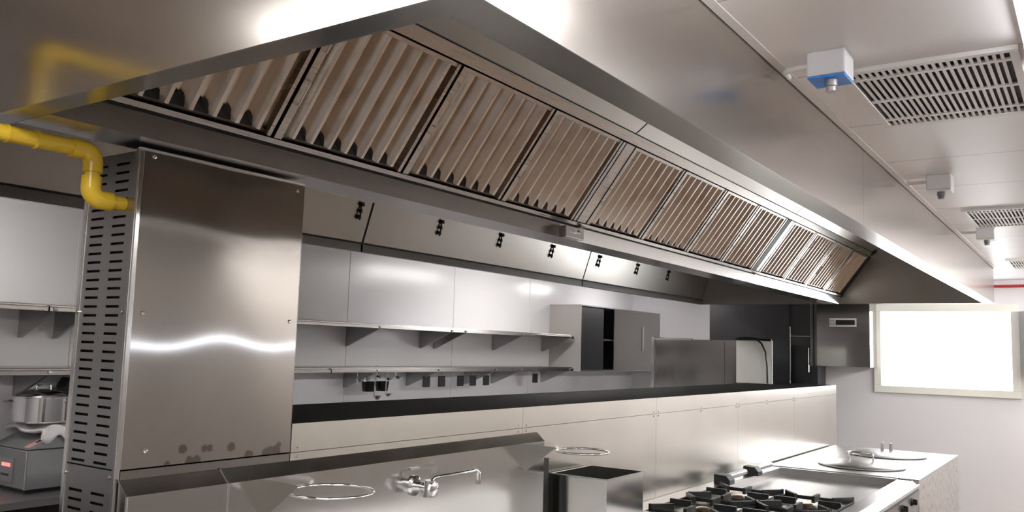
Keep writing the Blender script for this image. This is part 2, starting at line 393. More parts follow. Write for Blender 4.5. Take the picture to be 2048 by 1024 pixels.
# inward lower flange all round, with a small upturned lip
FL = .085
mb = MB()
for X0, X1, Y0, Y1 in ((HX1-FL, HX1-th, HY0+th, HY1-th), (HX0+th, HX0+.03, HY0+th, HY1-th), (HX0+.03, HX1-FL, HY0+th, HY0+.06), (HX0+.03, HX1-FL, HY1-.012, HY1-th)):
    mb.box(X0, X1, Y0, Y1, ZH, ZH+.003)
mb.build('lower_flange', 'flange', hood)
mb = MB(); mb.box(HX1-FL-.003, HX1-FL, HY0+.06, HY1-.01, ZH, ZH+.02); mb.box(HX0+.032, HX1-FL-.003, HY0+.06, HY0+.063, ZH, ZH+.02)
mb.build('flange_lip', 'hood_in', hood)
MB().box(HX0, HX1, HY0, HY1, ZT, ZT+.004).build('top_panel', 'hood', hood)
# slanted soffit on the camera side, in three sections with dark joints
sb, se = (-1.709, 2.693), (-1.12, 3.137)
for i in range(3):
    MB().strip([sb, se, (HX1-.01, 3.145)], 'y', secs[i]+.006, secs[i+1]-.006, .003).build('soffit', 'soffit', hood)
    if i < 2:
        k = .004; MB().strip([(sb[0], sb[1]+k), (se[0], se[1]+k)], 'y', secs[i+1]-.012, secs[i+1]+.012, .003).build('joint_strip', 'black', hood)
# header above the filters and ledge below
MB().prism([(-1.738, 2.652), (-1.712, 2.688), (-1.716, 2.691), (-1.742, 2.655)], 'y', HY0+.06, HY1-.01).build('filter_header', 'frame', hood)
MB().prism([(-1.712, 2.688), (-1.709, 2.692), (-1.713, 2.695), (-1.716, 2.691)], 'y', HY0+.06, HY1-.01).build('dark_groove', 'black', hood)
# grease trough: ledge, groove, face, underside, back
XTF = -2.0
pr_ = [(-1.985, 2.300), (-1.985, 2.288), (-2.000, 2.286), (-2.000, 2.280)]
mb = MB(); mb.prism([(-2.03, 2.297), (-1.994, 2.297), (-2.004, 2.2845), (-2.03, 2.2845)], 'y', HY0+.06, HY1-.05)
mb.build('filter_ledge', 'frame', hood)
MB().box(-2.03, -2.008, HY0+.06, HY1-.02, 2.277, 2.284).build('dark_groove', 'black', hood)
tsec = [HY0+.06, 3.49, 5.98, HY1-.012]
for i in range(3):
    a0, a1 = ((-2.010, -2.013), (-2.007, -2.018), (-2.004, -2.022))[i]
    MB().prism([(a0, 2.276), (a1, ZH), (-2.165, ZH), (-2.20, 2.276)], 'y', tsec[i]+.0015, tsec[i+1]-.0015).build('grease_trough', 'bright' if i > 1 else 'hood', hood)  # far sections tilt more and the last is paler to imitate brighter reflection
# small gap filler strips on the trough at the section joints
for y in (3.49, 5.98):
    MB().box(-2.03, -1.99, y-.02, y+.02, 2.277, 2.283).build('joint_strip', 'frame', hood)
# far half: slanted filter bank backing, header and inward sloping face with small dark shapes
MB().strip([(-2.20, 2.29), (-2.46, 2.66), (-2.46, 2.72), (-2.9, 3.1)], 'y', HY0+.06, HY1-.01, -.004).build('rear_soffit', 'soffit', hood)
bs = [(HX0+.034, ZH+.054), (HX0+.114, ZH+.30), (HX0+.31, ZT-.1)]
for i in range(3):
    MB().strip(bs, 'y', secs[i]+.008, secs[i+1]-.008, .003).build('rear_inner_panel', 'hood_in', hood)
MB().box(HX0+.020, HX0+.030, HY0+.06, HY1-.01, ZH+.044, ZH+.052).build('dark_groove', 'black', hood)
for i in range(3):
    MB().box(HX0+.026, HX0+.030, max(secs[i]+.008, HY0+.06), secs[i+1]-.008, ZH+.003, ZH+.044).build('rear_lip', 'hood', hood)
for i in range(2):
    y = secs[i+1]
    MB().strip([(p[0]-.004, p[1]) for p in bs[:2]], 'y', y-.014, y+.014, .002).build('joint_strip', 'black', hood)
cl = []
for y in (3.38, 4.08, 4.73, 5.40, 6.13, 6.83, 7.49):
    mb = MB()
    for z, s in ((2.466, .010), (2.430, .006), (2.398, .009)):
        x = HX0+.034+.080*(z-ZH-.054)/.246
        mb.box(x+.004, x+.018, y-s, y+s, z-.011, z+.010)
    x = HX0+.092; mb.tube([(x+.01, y-.004, 2.475), (x+.008, y, 2.43), (x-.008, y+.004, 2.38)], .005, 6)
    mb.build('dark_shape', 'black', hood)  # small dark shapes in a row along the sloping face
# corner stiffening angle at the far end (dark line up the slope)
MB().prism([(-2.0, 2.29), (-1.74, 2.655), (-1.68, 2.70), (-1.70, 2.73), (-1.78, 2.68), (-2.05, 2.31)], 'y', HY1-.035, HY1-.012).build('end_angle', 'blackmatt', hood)
# polished grease cup hanging on the trough
gc = thing('grease_cup', 'small shiny metal cup hooked on the front of the grease trough', 'grease cup', (-1.97, 3.35, 2.20))
mb = MB(); mb.box(-1.99, -1.95, 3.27, 3.43, 2.206, 2.209); mb.box(-1.953, -1.95, 3.27, 3.43, 2.209, 2.258); mb.box(-1.99, -1.953, 3.27, 3.273, 2.209, 2.258); mb.box(-1.99, -1.953, 3.427, 3.43, 2.209, 2.258); mb.box(-1.991, -1.988, 3.273, 3.427, 2.209, 2.270)
mb.build('cup_body', 'chrome', gc, bevel=.002)
MB().tube([(-1.951, 3.32, 2.245), (-1.94, 3.325, 2.235), (-1.94, 3.375, 2.235), (-1.951, 3.38, 2.245)], .004, 8).build('handle', 'bright', gc, smooth=True)

# ---------------------------------------------------------------- baffle filters
P0 = Vector((-2.0, 2.302)); U = Vector((.6, .8)); NN = Vector((.8, -.6)); FLN = .43
def fp(u, w, y):        # u up the slope, w out of the plane
    q = P0 + U*u + NN*w; return (q.x, y, q.y)
def baffle_filter(y0, wdt, label):
    t = thing('baffle_filter', label, 'grease filter', (P0.x, y0+wdt/2, P0.y), 'baffle filters in the hood')
    g = .006; a, bb = y0+g, y0+wdt-g
    def slab(mb, u0, u1, w0, w1, ya, yb):
        n = len(mb.v)
        mb.v += [fp(u, ww, y) for u in (u0, u1) for ww in (w0, w1) for y in (ya, yb)]
        for q in ((0,1,3,2),(4,6,7,5),(0,4,5,1),(2,3,7,6),(0,2,6,4),(1,5,7,3)): mb.f.append(tuple(n+i for i in q))
    f = MB()
    slab(f, 0, FLN, -.045, .002, a, a+.028); slab(f, 0, FLN, -.045, .0, bb-.014, bb)
    slab(f, FLN-.014, FLN, -.045, -.004, a, bb); slab(f, 0, .010, -.045, -.018, a, bb)
    f.build('filter_frame', 'frame', t)
    back = MB(); slab(back, .005, FLN-.005, -.052, -.047, a, bb); back.build('backing', 'black', t)
    # zigzag baffles: narrow crests, sloping flanks, open dark ends low down
    n = 7; w0 = a+.030; p = (bb-.016-w0)/n; d = MB(); ulo, uhi = .012, FLN-.012
    prof = []
    for i in range(n):
        y = w0+i*p
        prof += [(y, -.040), (y+.10*p, -.040), (y+.44*p, .0), (y+.60*p, .0), (y+.90*p, -.040)]
    prof.append((w0+n*p, -.040))
    for (ya, wa), (yb, wb) in zip(prof[:-1], prof[1:]):
        vlo = wa < -.02 and wb < -.02
        d.quad(fp(ulo, wa, ya), fp(ulo, wb, yb), fp(uhi, wb, yb), fp(uhi, wa, ya))
    bo = d.build('baffles', 'filter', t)
    sm = bo.modifiers.new('thickness', 'SOLIDIFY'); sm.thickness = .0012
    for i in range(n):
        yc = w0+i*p
        ys = [yc-.30*p, yc-.20*p, yc+.20*p, yc+.32*p, yc+.32*p, yc-.30*p]
        if i == 0: continue
        h = MB()
        pts = [fp(.010, -.012, yc-.27*p), fp(.036, -.020, yc-.24*p), fp(.046, -.030, yc), fp(.036, -.020, yc+.30*p), fp(.010, -.012, yc+.33*p)]
        h.poly(pts)
        h.poly([fp(.010, -.038, yc-.10*p), fp(.010, -.012, yc-.27*p), fp(.010, -.012, yc+.33*p), fp(.010, -.038, yc+.10*p)])
        h.build('drain_hole', 'black', t)
    for (u0, u1) in ((.12, .20), (.30, .37)):
        hd = MB(); ym = a+.014
        hd.tube([fp(u0, .0, ym), fp(u0, .016, ym), fp(u1, .016, ym), fp(u1, .0, ym)], .0028, 8)
        hd.build('handle', 'bright' if u0 < .2 else 'chrome', t, smooth=True)
    return t
place = ['nearest the camera, half hidden by the hood end', 'second from the near end', 'third from the near end', 'fourth from the near end, just before the first joint',
         'first beyond the front joint above the grease cup', 'second beyond the front joint', 'third beyond the front joint', 'fourth beyond the front joint, before the dark gap',
         'first of the far bank, beyond the dark gap', 'second of the far bank', 'third of the far bank', 'last filter at the far end']
ys = [1.065, 1.645, 2.217, 2.823, 3.53, 4.122, 4.733, 5.305, 6.05, 6.645, 7.24, 7.83]
ye = [1.645, 2.217, 2.823, 3.41, 4.122, 4.733, 5.305, 5.905, 6.645, 7.24, 7.83, 8.41]
for a, b2, pl in zip(ys, ye, place):
    baffle_filter(a, b2-a, 'stainless baffle filter with upright ridges, ' + pl)
# divider plates between banks of filters
def divider(y0, y1, mat, label=None):
    n = MB(); pts = [fp(0, .0, y0), fp(FLN, .0, y0), fp(FLN, .0, y1), fp(0, .0, y1)]
    q = [fp(0, -.02, y0), fp(FLN, -.02, y0), fp(FLN, -.02, y1), fp(0, -.02, y1)]
    k = len(n.v); n.v += pts+q; n.f += [(0,1,2,3), (4,7,6,5), (0,4,5,1), (2,6,7,3), (1,5,6,2), (0,3,7,4)]
    return n.build('divider_plate', mat, hood)
divider(3.415, 3.437, 'dull'); divider(3.447, 3.527, 'frame')
divider(5.912, 5.985, 'blackmatt'); divider(5.99, 6.045, 'bright')
divider(1.0, 1.06, 'hood_in')

# ---------------------------------------------------------------- steel column
colm = thing('steel_column', 'stainless steel service column with slotted end panel below the hood', 'column', (-2.21, 1.57, 0))
CX0, CX1, CY0, CY1 = -2.335, XW, 1.285, 1.857
def slot_panel(z0, z1, zstart, n, pitch):
    """a sheet with two columns of real slots, as bars between openings"""
    mb = MB(); y0, y1 = CY0, CY0+.0015; xs = [CX0+.018, -2.298, -2.234, -2.192, -2.130, CX1-.018]
    mb.box(xs[0], xs[1], y0, y1, z0, z1); mb.box(xs[2], xs[3], y0, y1, z0, z1); mb.box(xs[4], xs[5], y0, y1, z0, z1)
    for a, b in ((xs[1], xs[2]), (xs[3], xs[4])):
        z = z0
        for k in range(n):
            zb = zstart + k*pitch
            mb.box(a, b, y0, y1, z, zb-.0035); z = zb+.0035
        mb.box(a, b, y0, y1, z, z1)
    return mb
slot_panel(1.362, 2.195, 1.372, 34, .02405).build('slotted_panel', 'slot', colm)
slot_panel(.6, 1.358, .62, 29, .02405).build('slotted_panel', 'slot', colm)
mb = MB(); mb.box(CX0, CX0+.018, CY0-.003, CY0+.02, 0, 2.2); mb.box(CX1-.018, CX1-.002, CY0-.003, CY0+.012, 0, 2.2); mb.build('corner_angle', 'bright', colm, bevel=.002)
MB().box(CX1-.014, CX1-.002, CY0-.0045, CY0-.0031, 0, 2.2).build('corner_strip', 'dull', colm)  # dull strip along the front corner of the slotted panel
MB().box(CX0+.02, CX1-.02, CY0+.012, CY0+.016, .6, 2.2).build('dark_lining', 'black', colm)
MB().box(CX0, CX0+.002, CY0+.02, CY1, 0, 2.2).build('back_panel', 'column', colm)
MB().box(CX0+.018, CX1-.018, CY0, CY0+.0015, 0, .598).build('lower_panel', 'slot', colm)
# front cover: gently bowed so that it mirrors in waves
mb = MB(); nz, ny = 26, 14; z0, z1, y0, y1 = 1.362, 2.205, CY0+.012, CY1
for j in range(ny+1):
    for i in range(nz+1):
        u, v = j/ny, i/nz
        x = CX1 - .0005 + .0016*math.sin(math.pi*u)*math.sin(math.pi*v) - .0014*(math.cos(2*math.pi*u)-1)*.25*math.sin(math.pi*v) + .0010*math.sin(3*math.pi*u)*math.sin(2*math.pi*v)
        mb.v.append((x, y0+(y1-y0)*u, z0+(z1-z0)*v))
for j in range(ny):
    for i in range(nz):
        a = j*(nz+1)+i; mb.f.append((a, a+nz+1, a+nz+2, a+1))
o = mb.build('cover_panel', 'cover', colm, smooth=True)
MB().box(CX1-.011, CX1-.003, CY0+.012, CY1-.0025, 1.362, 2.204).build('cover_core', 'dull', colm)
MB().box(CX1-.012, CX1+.0005, CY0-.001, CY0+.0115, 1.362, 2.205).build('bright_edge', 'bright', colm, bevel=.001)
MB().box(CX1-.002, CX1, CY0+.012, CY1, 0, 1.358).build('cover_panel', 'column', colm)
MB().box(CX0, CX1, CY1-.002, CY1-.0005, 0, 2.2).build('side_panel', 'column', colm)
mb = MB()
for y, z in ((1.325, 1.765), (1.825, 1.764), (1.362, 1.405), (1.325, 2.185), (1.828, 2.178)):
    mb.lathe((CX1+.0005, y, z), [(.0055, 0), (.0055, .0015), (.003, .003)], 12, 'x')
for x, z in ((-2.322, 1.766), (-2.108, 1.766), (-2.318, 1.335), (-2.104, 1.343)):
    mb.lathe((x, CY0-.007, z), [(.003, 0), (.0055, .0015), (.0055, .006)], 12, 'y')
mb.build('screw_heads', 'chrome', colm)
# ---------------------------------------------------------------- yellow gas pipe
gp = thing('gas_pipe', 'thick yellow painted gas pipe entering the slotted column', 'pipe', (-2.135, 1.19, 2.0))
PX, PZ, PY, PZ2, pr = -2.145, 2.178, 1.192, 2.055, .0205
def arc(c, a, b, r, n=6):
    c, a, b = Vector(c), Vector(a), Vector(b)
    return [c + a*r*math.cos(t*math.pi/2/n) + b*r*math.sin(t*math.pi/2/n) for t in range(n+1)]
MB().tube([(PX, .87, PZ), (PX, PY-.045, PZ)], pr, 20).build('pipe_run', 'yellow', gp, smooth=True)
e0 = arc((PX, .87, PZ+.03), (0, -1, 0), (0, 0, -1), .03)
MB().tube([(PX, .84, PZ+.06)]+e0+[(PX, .90, PZ)], pr+.0045, 20).build('elbow', 'yellow', gp, smooth=True)
MB().tube([(PX, .84, PZ+.05), (PX, .84, 2.37)], pr, 20).build('pipe_run', 'yellow', gp, smooth=True)
e3 = arc((PX, .81, 2.38), (0, 0, 1), (0, 1, 0), .03)
MB().tube([(PX, .78, 2.41)]+e3+[(PX, .84, 2.35)], pr+.0045, 20).build('elbow', 'yellow', gp, smooth=True)
MB().tube([(PX, .79, 2.41), (PX, YN+.001, 2.41)], pr, 20).build('pipe_run', 'yellow', gp, smooth=True)
e1 = arc((PX, PY-.032, PZ-.032), (0, 0, 1), (0, 1, 0), .032)
MB().tube([(PX, PY-.062, PZ)]+e1+[(PX, PY, PZ-.055)], pr+.0045, 20).build('elbow', 'yellow', gp, smooth=True)
MB().tube([(PX, PY, PZ-.05), (PX, PY, PZ2+.045)], pr-.001, 20).build('pipe_run', 'yellow', gp, smooth=True)
e2 = arc((PX, PY+.03, PZ2+.03), (0, -1, 0), (0, 0, -1), .03)
MB().tube([(PX, PY, PZ2+.058)]+e2+[(PX, PY+.055, PZ2)], pr+.0045, 20).build('elbow', 'yellow', gp, smooth=True)
MB().tube([(PX, PY+.05, PZ2), (PX, CY0, PZ2)], pr-.002, 20).build('pipe_run', 'yellow', gp, smooth=True)
MB().tube([(PX, 1.04, PZ), (PX, 1.046, PZ)], pr+.003, 20).build('coupling', 'yellow', gp, smooth=True); MB().tube([(PX, .972, PZ), (PX, .976, PZ)], pr+.002, 20).build('coupling', 'yellow', gp, smooth=True)

# ---------------------------------------------------------------- low dividing wall
lw = thing('dividing_wall', 'low stainless steel clad dividing wall with a black top', 'wall', (-2.4, 5.2, 0))
XB = -2.735; LY0, LY1 = CY1+.001, 8.56
MB().box(XB, XW-.002, LY0, LY1-.002, 0, ZW-.012).build('core', 'wallwhite', lw)
MB().box(XB, XW-.0045, LY0, LY1-.002, ZW-.0115, ZW-.0015).build('black_top', 'granite', lw)
ps = [LY0, 3.16, 4.53, 5.86, 7.2, LY1]
for i in range(5):
    MB().box(XW-.0018, XW, ps[i]+.001, ps[i+1]-.001, .3, 1.3585).build('clad_panel', 'wall_steel', lw)
ps2 = [LY0, 3.16, 4.53, 5.86, 7.2, LY1]
for i in range(5):
    MB().box(XW-.0018, XW+.0012, ps2[i]+.0008, ps2[i+1]-.0008, 1.3605, ZW).build('cap_strip', 'wall_steel', lw)
MB().box(XW-.004, XW-.002, LY0, LY1, .3, ZW-.002).build('dark_groove', 'black', lw)
mb = MB()
for y in (1.885, 3.13, 3.19, 4.50, 4.56, 5.2, 5.83, 5.89, 6.5, 7.17, 7.23):
    for z in (1.3705, 1.347): mb.lathe((XW+.0008, y, z), [(.005, 0), (.005, .0018), (.003, .0028)], 10, 'x')
mb.build('screw_heads', 'chrome', lw)

# ---------------------------------------------------------------- rear guards: chamfered steel back guards behind the appliances
GX = -2.04
def guard_prof(): return [(XW+.003, 1.335), (GX, 1.300), (GX, .9), (XW+.003, .9)]
bx = thing('back_guard', 'short stainless back guard with sloping top at the foot of the column', 'splash guard', (-2.06, 1.44, 0.9), 'steel back guards')
MB().prism(guard_prof(), 'y', 1.292, 1.600).build('housing', 'splash', bx)
for y in (1.2925, 1.6005): MB().tube([(XW+.004, y, 1.336), (GX, y, 1.3), (GX, y, .9)], .0036, 8).build('folded_edge', 'bright', bx)
sh = thing('back_guard', 'long stainless back guard with sloping top and triangular gussets, behind the tap', 'splash guard', (-2.06, 2.4, .9), 'steel back guards')
MB().prism(guard_prof(), 'y', 1.603, 3.275).build('housing', 'splash', sh)
def gusset(y):
    MB().prism([(GX, 1.297), (-1.895, 1.297), (-1.895, 1.292), (GX, 1.184)], 'y', y-.0012, y+.0012).build('gusset', 'bright', sh)
gusset(1.727); gusset(3.128)
MB().box(XW+.001, GX-.012, 3.279, 3.335, .9, 1.22).build('dark_reflection', 'black', sh)  # black upright paints in a dark reflection beside the guard

# ring holders
def ring(y, label, z=1.262, x=-1.907, r=.126, wx=GX+.001):
    t = thing('ring_holder', label, 'ring', (x, y, z), 'ring holders on the splashback')
    pts = [(x+r*math.cos(a), y+r*math.sin(a), z) for a in [2*math.pi*k/48 for k in range(48)]]
    MB().tube(pts, .0046, 10, closed=True).build('ring', 'chrome', t, smooth=True)
    MB().box(wx, x-r+.004, y-.01, y+.01, z-.004, z+.004).build('wall_tab', 'bright', t)
    return t
ring(1.868, 'horizontal chrome ring near the column, left of the tap')
ring(3.45, 'horizontal chrome ring farther along, above the square steel container', z=1.250, x=-1.945, r=.118, wx=XW+.002)

# pot filler tap
fa = thing('pot_filler_tap', 'chrome wall tap with long swivel spout under the ledge', 'tap', (-1.9860, 2.4, 1.2))
MB().lathe((-2.0400, 2.40, 1.205), [(.036, 0), (.036, .006), (.026, .012), (.024, .035)], 24, 'x').build('wall_flange', 'chrome', fa, smooth=True)
mb = MB(); mb.tube([(-2.0060, 2.40, 1.205), (-1.9610, 2.40, 1.205), (-1.9510, 2.405, 1.207)], [.018, .020, .020], 16); mb.tube([(-1.9660, 2.40, 1.175), (-1.9660, 2.40, 1.232)], [.022, .020], 16)
mb.build('valve_body', 'chrome', fa, smooth=True)
mb = MB(); mb.lathe((-1.9580, 2.40, 1.203), [(.018, 0), (.026, .004), (.026, .014), (.014, .018)], 8, 'x'); mb.build('knob', 'chrome', fa, smooth=True)
mb = MB(); mb.tube([(-1.9660, 2.405, 1.225), (-1.9610, 2.42, 1.238), (-1.9510, 2.44, 1.242), (-1.9360, 2.625, 1.246)], .0062, 12); mb.build('spout_arm', 'chrome', fa, smooth=True)
mb = MB(); mb.tube([(-1.9360, 2.619, 1.250), (-1.9350, 2.633, 1.246), (-1.9320, 2.641, 1.236), (-1.9320, 2.642, 1.208)], [.0066, .008, .009, .0085], 12); mb.tube([(-1.9320, 2.642, 1.21), (-1.9320, 2.642, 1.196)], [.0105, .0105], 12)
mb.build('nozzle', 'chrome', fa, smooth=True)
MB().box(-2.0385, -2.0320, 2.375, 2.425, 1.26, 1.268).build('bracket_pin', 'dull', fa)

# square open container
cn = thing('square_container', 'open square stainless container standing at the back of the worktop', 'container', (-1.925, 3.55, .9))
x0, x1, y0, y1, z1 = -2.062, -1.785, 3.385, 3.745, 1.148; k = .003
mb = MB(); mb.box(x0, x0+k, y0, y1, .902, z1); mb.box(x1-k, x1, y0, y1, .902, z1); mb.box(x0+k, x1-k, y0, y0+k, .902, z1); mb.box(x0+k, x1-k, y1-k, y1, .902, z1); mb.box(x0, x1, y0, y1, .9, .902)
mb.build('body', 'splash', cn)
mb = MB(); e = .005
mb.box(x0-e, x1+e, y0-e, y0, z1-.004, z1+.001); mb.box(x0-e, x1+e, y1, y1+e, z1-.004, z1+.001); mb.box(x0-e, x0, y0, y1, z1-.004, z1+.001); mb.box(x1, x1+e, y0, y1, z1-.004, z1+.001)
mb.build('rolled_rim', 'dull', cn)

# ---------------------------------------------------------------- worktop and cooking range
wt = MB().box(XW+.011, -1.05, 1.0, 4.12, .0, .898).build('steel_cabinet', 'dull'); tag(center(wt), 'stainless base cabinet run under the taps and container', 'cabinet')
rg = thing('cooking_range', 'long steel gas range with black pan supports and sunken plate', 'stove', (-1.56, 5.27, 0))
RX0, RX1, RY0, RY1 = -2.078, -1.05, 4.13, 6.44
MB().box(RX0, RX1-.03, RY0, RY1, .1, .80).build('body', 'dull', rg)
MB().box(-1.96, -1.165, RY0, 5.22, .80, .868).build('burner_tray', 'counter', rg)
MB().box(-1.96, -1.165, 5.22, RY1-.04, .80, .842).build('solid_plate', 'plate', rg)
mb = MB(); mb.box(RX0, -1.96, RY0, RY1, .80, .895); mb.build('rear_rail', 'counter', rg, bevel=.003)
mb = MB(); mb.box(-1.165, -1.075, RY0, RY1-.06, .80, .898); mb.build('front_rail', 'counter', rg, bevel=.004)
MB().prism([(-1.075, .895), (-1.03, .875), (-1.03, .855), (-1.075, .84)], 'y', RY0, RY1-.02).build('front_nosing', 'bright', rg)
MB().prism([(-1.075, .842), (-1.028, .84), (-1.04, .70), (-1.085, .70)], 'y', RY0, RY1-.02).build('control_panel', 'dull', rg)
MB().box(-1.96, -1.165, RY1-.04, RY1-.002, .842, .897).build('end_wall', 'dull', rg)
for y in (4.4, 4.75, 5.1, 5.45, 5.8, 6.12):
    kb = MB().lathe((-1.034, y, .80), [(.026, 0), (.026, .008), (.019, .014), (.017, .036), (.012, .038)], 20, 'x').build('knob', 'blackgloss', rg, smooth=True)
    MB().box(-.999, -.993, y-.0035, y+.0035, .783, .819).build('pointer', 'chrome', kb)
# burners and pan supports
def burner(x, y):
    t = thing('gas_burner', 'burner', 'burner', (x, y, .868))
    return t
for bi, (x, y) in enumerate(((-1.76, 4.42), (-1.36, 4.42), (-1.76, 4.94), (-1.36, 4.94))):
    br = MB().lathe((x, y, .868), [(.055, 0), (.055, .012), (.040, .016), (.038, .022)], 28).build('burner_base', 'iron', rg, smooth=True)
    MB().lathe((x, y, .890), [(.034, 0), (.036, .004), (.030, .009), (.008, .011)], 28).build('burner_cap', 'brass', br, smooth=True)
for (x0, x1) in ((-1.955, -1.565), (-1.555, -1.17)):
    for (y0, y1) in ((4.17, 4.67), (4.69, 5.19)):
        t = thing('pan_support', 'x', 'pan support', ((x0+x1)/2, (y0+y1)/2, .868), 'pan supports on the range')
        mb = MB(); h0, h1, b = .884, .904, .009; xm, ym = (x0+x1)/2, (y0+y1)/2
        mb.box(x0, x1, y0, y0+.012, h0, h1); mb.box(x0, x1, y1-.012, y1, h0, h1); mb.box(x0, x0+.012, y0, y1, h0, h1); mb.box(x1-.012, x1, y0, y1, h0, h1)
        mb.build('frame', 'iron', t, bevel=.002)
        mb = MB()
        for (px, py, dx, dy) in ((x0, ym, 1, 0), (x1, ym, -1, 0), (xm, y0, 0, 1), (xm, y1, 0, -1), (x0, y0, .8, .95), (x1, y0, -.8, .95), (x0, y1, .8, -.95), (x1, y1, -.8, -.95)):
            L = .12 if dx*dy == 0 else .13
            q = Vector((px, py)) + Vector((dx, dy)).normalized()*.012; e = q + Vector((dx, dy)).normalized()*L; nrm = Vector((-dy, dx)).normalized()*b
            prf = [(q.x-nrm.x, q.y-nrm.y), (e.x-nrm.x, e.y-nrm.y), (e.x+nrm.x, e.y+nrm.y), (q.x+nrm.x, q.y+nrm.y)]
            MB().prism(prf, 'z', h0+.004, .924).build('finger', 'iron', t)
        for px in (x0+.006, x1-.006):
            for py in (y0+.006, y1-.006): MB().box(px-.006, px+.006, py-.006, py+.006, .8685, .926).build('foot', 'iron', t)
        nm = {(-1.955, 4.17): 'black cast iron pan support, back row, nearest the container', (-1.555, 4.17): 'black cast iron pan support, front row, cut by the bottom edge',
              (-1.955, 4.69): 'black cast iron pan support, back row, beside the sunken plate', (-1.555, 4.69): 'black cast iron pan support, front row, beside the sunken plate'}[(x0, y0)]
        t['label'] = nm
# black hinge handles at the back of the range
def hinge(y, label):
    t = thing('hinge_block', label, 'hinge', (-1.97, y, .895), 'black hinge blocks on the range rail')
    MB().prism([(-2.03, .896), (-1.925, .896), (-1.925, .925), (-1.95, .952), (-2.03, .957)], 'y', y-.045, y+.045).build('block', 'iron', t, bevel=.004)
    MB().tube([(-1.985, y+.04, .93), (-1.985, y+.40, .93)], .020, 12).build('bar', 'dull', t, smooth=True)
    return t
hinge(5.32, 'black hinge block with grey bar on the back rail, nearer one'); hinge(5.86, 'black hinge block on the back rail next to the lidded boilers')

# ---------------------------------------------------------------- boiling units with round lids
bu = thing('boiling_unit', 'pale steel double boiling unit with two round lids by the far wall', 'appliance', (-1.55, 7.4, 0))
BX0, BX1, BY0, BY1 = -2.06, -1.04, 6.45, 8.40
MB().box(BX0, BX1, BY0+.004, BY1, .05, .885).build('body', 'grime', bu)
r = .04; pts = [(BX0, BY0+r)] + [(BX0+r-r*math.cos(a), BY0+r-r*math.sin(a)) for a in [math.pi/2*k/6 for k in range(1, 7)]] + [(BX1+.004, BY0), (BX1+.004, 7.395), (BX0, 7.395)]
MB().prism(pts, 'z', .885, .902).build('top_plate', 'counter', bu)
MB().prism([(BX0, 7.40), (BX1+.004, 7.40), (BX1+.004, BY1), (BX0, BY1)], 'z', .885, .902).build('top_plate', 'counter', bu)
for k, y in enumerate((6.93, 7.86)):
    l = thing('round_lid', ('round steel lid with looped handle on the nearer boiler', 'round steel lid with two upright posts on the farther boiler')[k], 'lid', (-1.51, y, .902), 'round boiler lids')
    MB().lathe((-1.51, y, .903), [(.275, .006), (.305, .0), (.305, .012), (.28, .022), (.15, .036), (.001, .040)], 48).build('lid_dome', 'counter', l, smooth=True)
    MB().lathe((-1.51, y, .902), [(.302, 0), (.306, .0), (.306, .007), (.302, .007)], 48).build('rim_shadow', 'iron', l)  # black ring imitates the shadow under the lid's lifted rim
    if k == 0:
        mb = MB(); mb.tube([(-1.59, y-.02, .938), (-1.59, y-.02, .99), (-1.57, y-.018, 1.0), (-1.45, y+.02, 1.0), (-1.43, y+.02, .99), (-1.43, y+.02, .938)], .007, 10)
        mb.build('handle', 'chrome', l, smooth=True)
    else:
        for dx in (-.022, .045): MB().tube([(-1.52+dx, y, .94), (-1.52+dx, y, 1.005)], .014, 12).build('post', 'dull', l, smooth=True)

# ---------------------------------------------------------------- rear wall shelves
XS = -4.465
def wall_shelf(y0, y1, ztop, zlip, label, lab_grp):
    t = thing('wall_shelf', label, 'shelf', ((XL+XS)/2, (y0+y1)/2, zlip), lab_grp)
    mb = MB(); mb.prism([(XL+.002, ztop), (XL+.002, ztop-.012), (XS+.012, ztop-.012), (XS+.012, zlip), (XS, zlip), (XS, ztop)], 'y', y0, y1); mb.build('board', 'shelf', t, bevel=.003)
    return t
def bracket(t, y, zt, h=.13):
    MB().prism([(XL+.002, zt), (XS+.02, zt), (XS+.02, zt-.012), (XL+.02, zt-h), (XL+.002, zt-h)], 'y', y-.009, y+.009).build('bracket', 'dull', t)
s1 = wall_shelf(-1.0, 2.305, 1.858, 1.822, 'upper steel wall shelf left of the slotted column', 'steel shelves on the rear wall')
for y in (1.7, 0.9): bracket(s1, y, 1.842, .16)
s2 = wall_shelf(2.312, 7.67, 1.858, 1.822, 'long upper steel wall shelf seen through the gap under the hood', 'steel shelves on the rear wall')
for y in (2.34, 2.53, 4.78, 5.65, 5.84, 6.72, 7.60): bracket(s2, y, 1.842, .16)
s3 = wall_shelf(-1.0, 4.3, 1.532, 1.494, 'lower steel wall shelf above the pot and scale', 'steel shelves on the rear wall')
for y in (1.7, 2.34, 2.70, 3.2): bracket(s3, y, 1.518, .15)
s4 = wall_shelf(4.306, 7.67, 1.532, 1.494, 'lower steel wall shelf seen through the gap, above the hanging ladles', 'steel shelves on the rear wall')
for y in (4.78, 5.5, 6.72, 7.60, 6.3): bracket(s4, y, 1.518, .15)

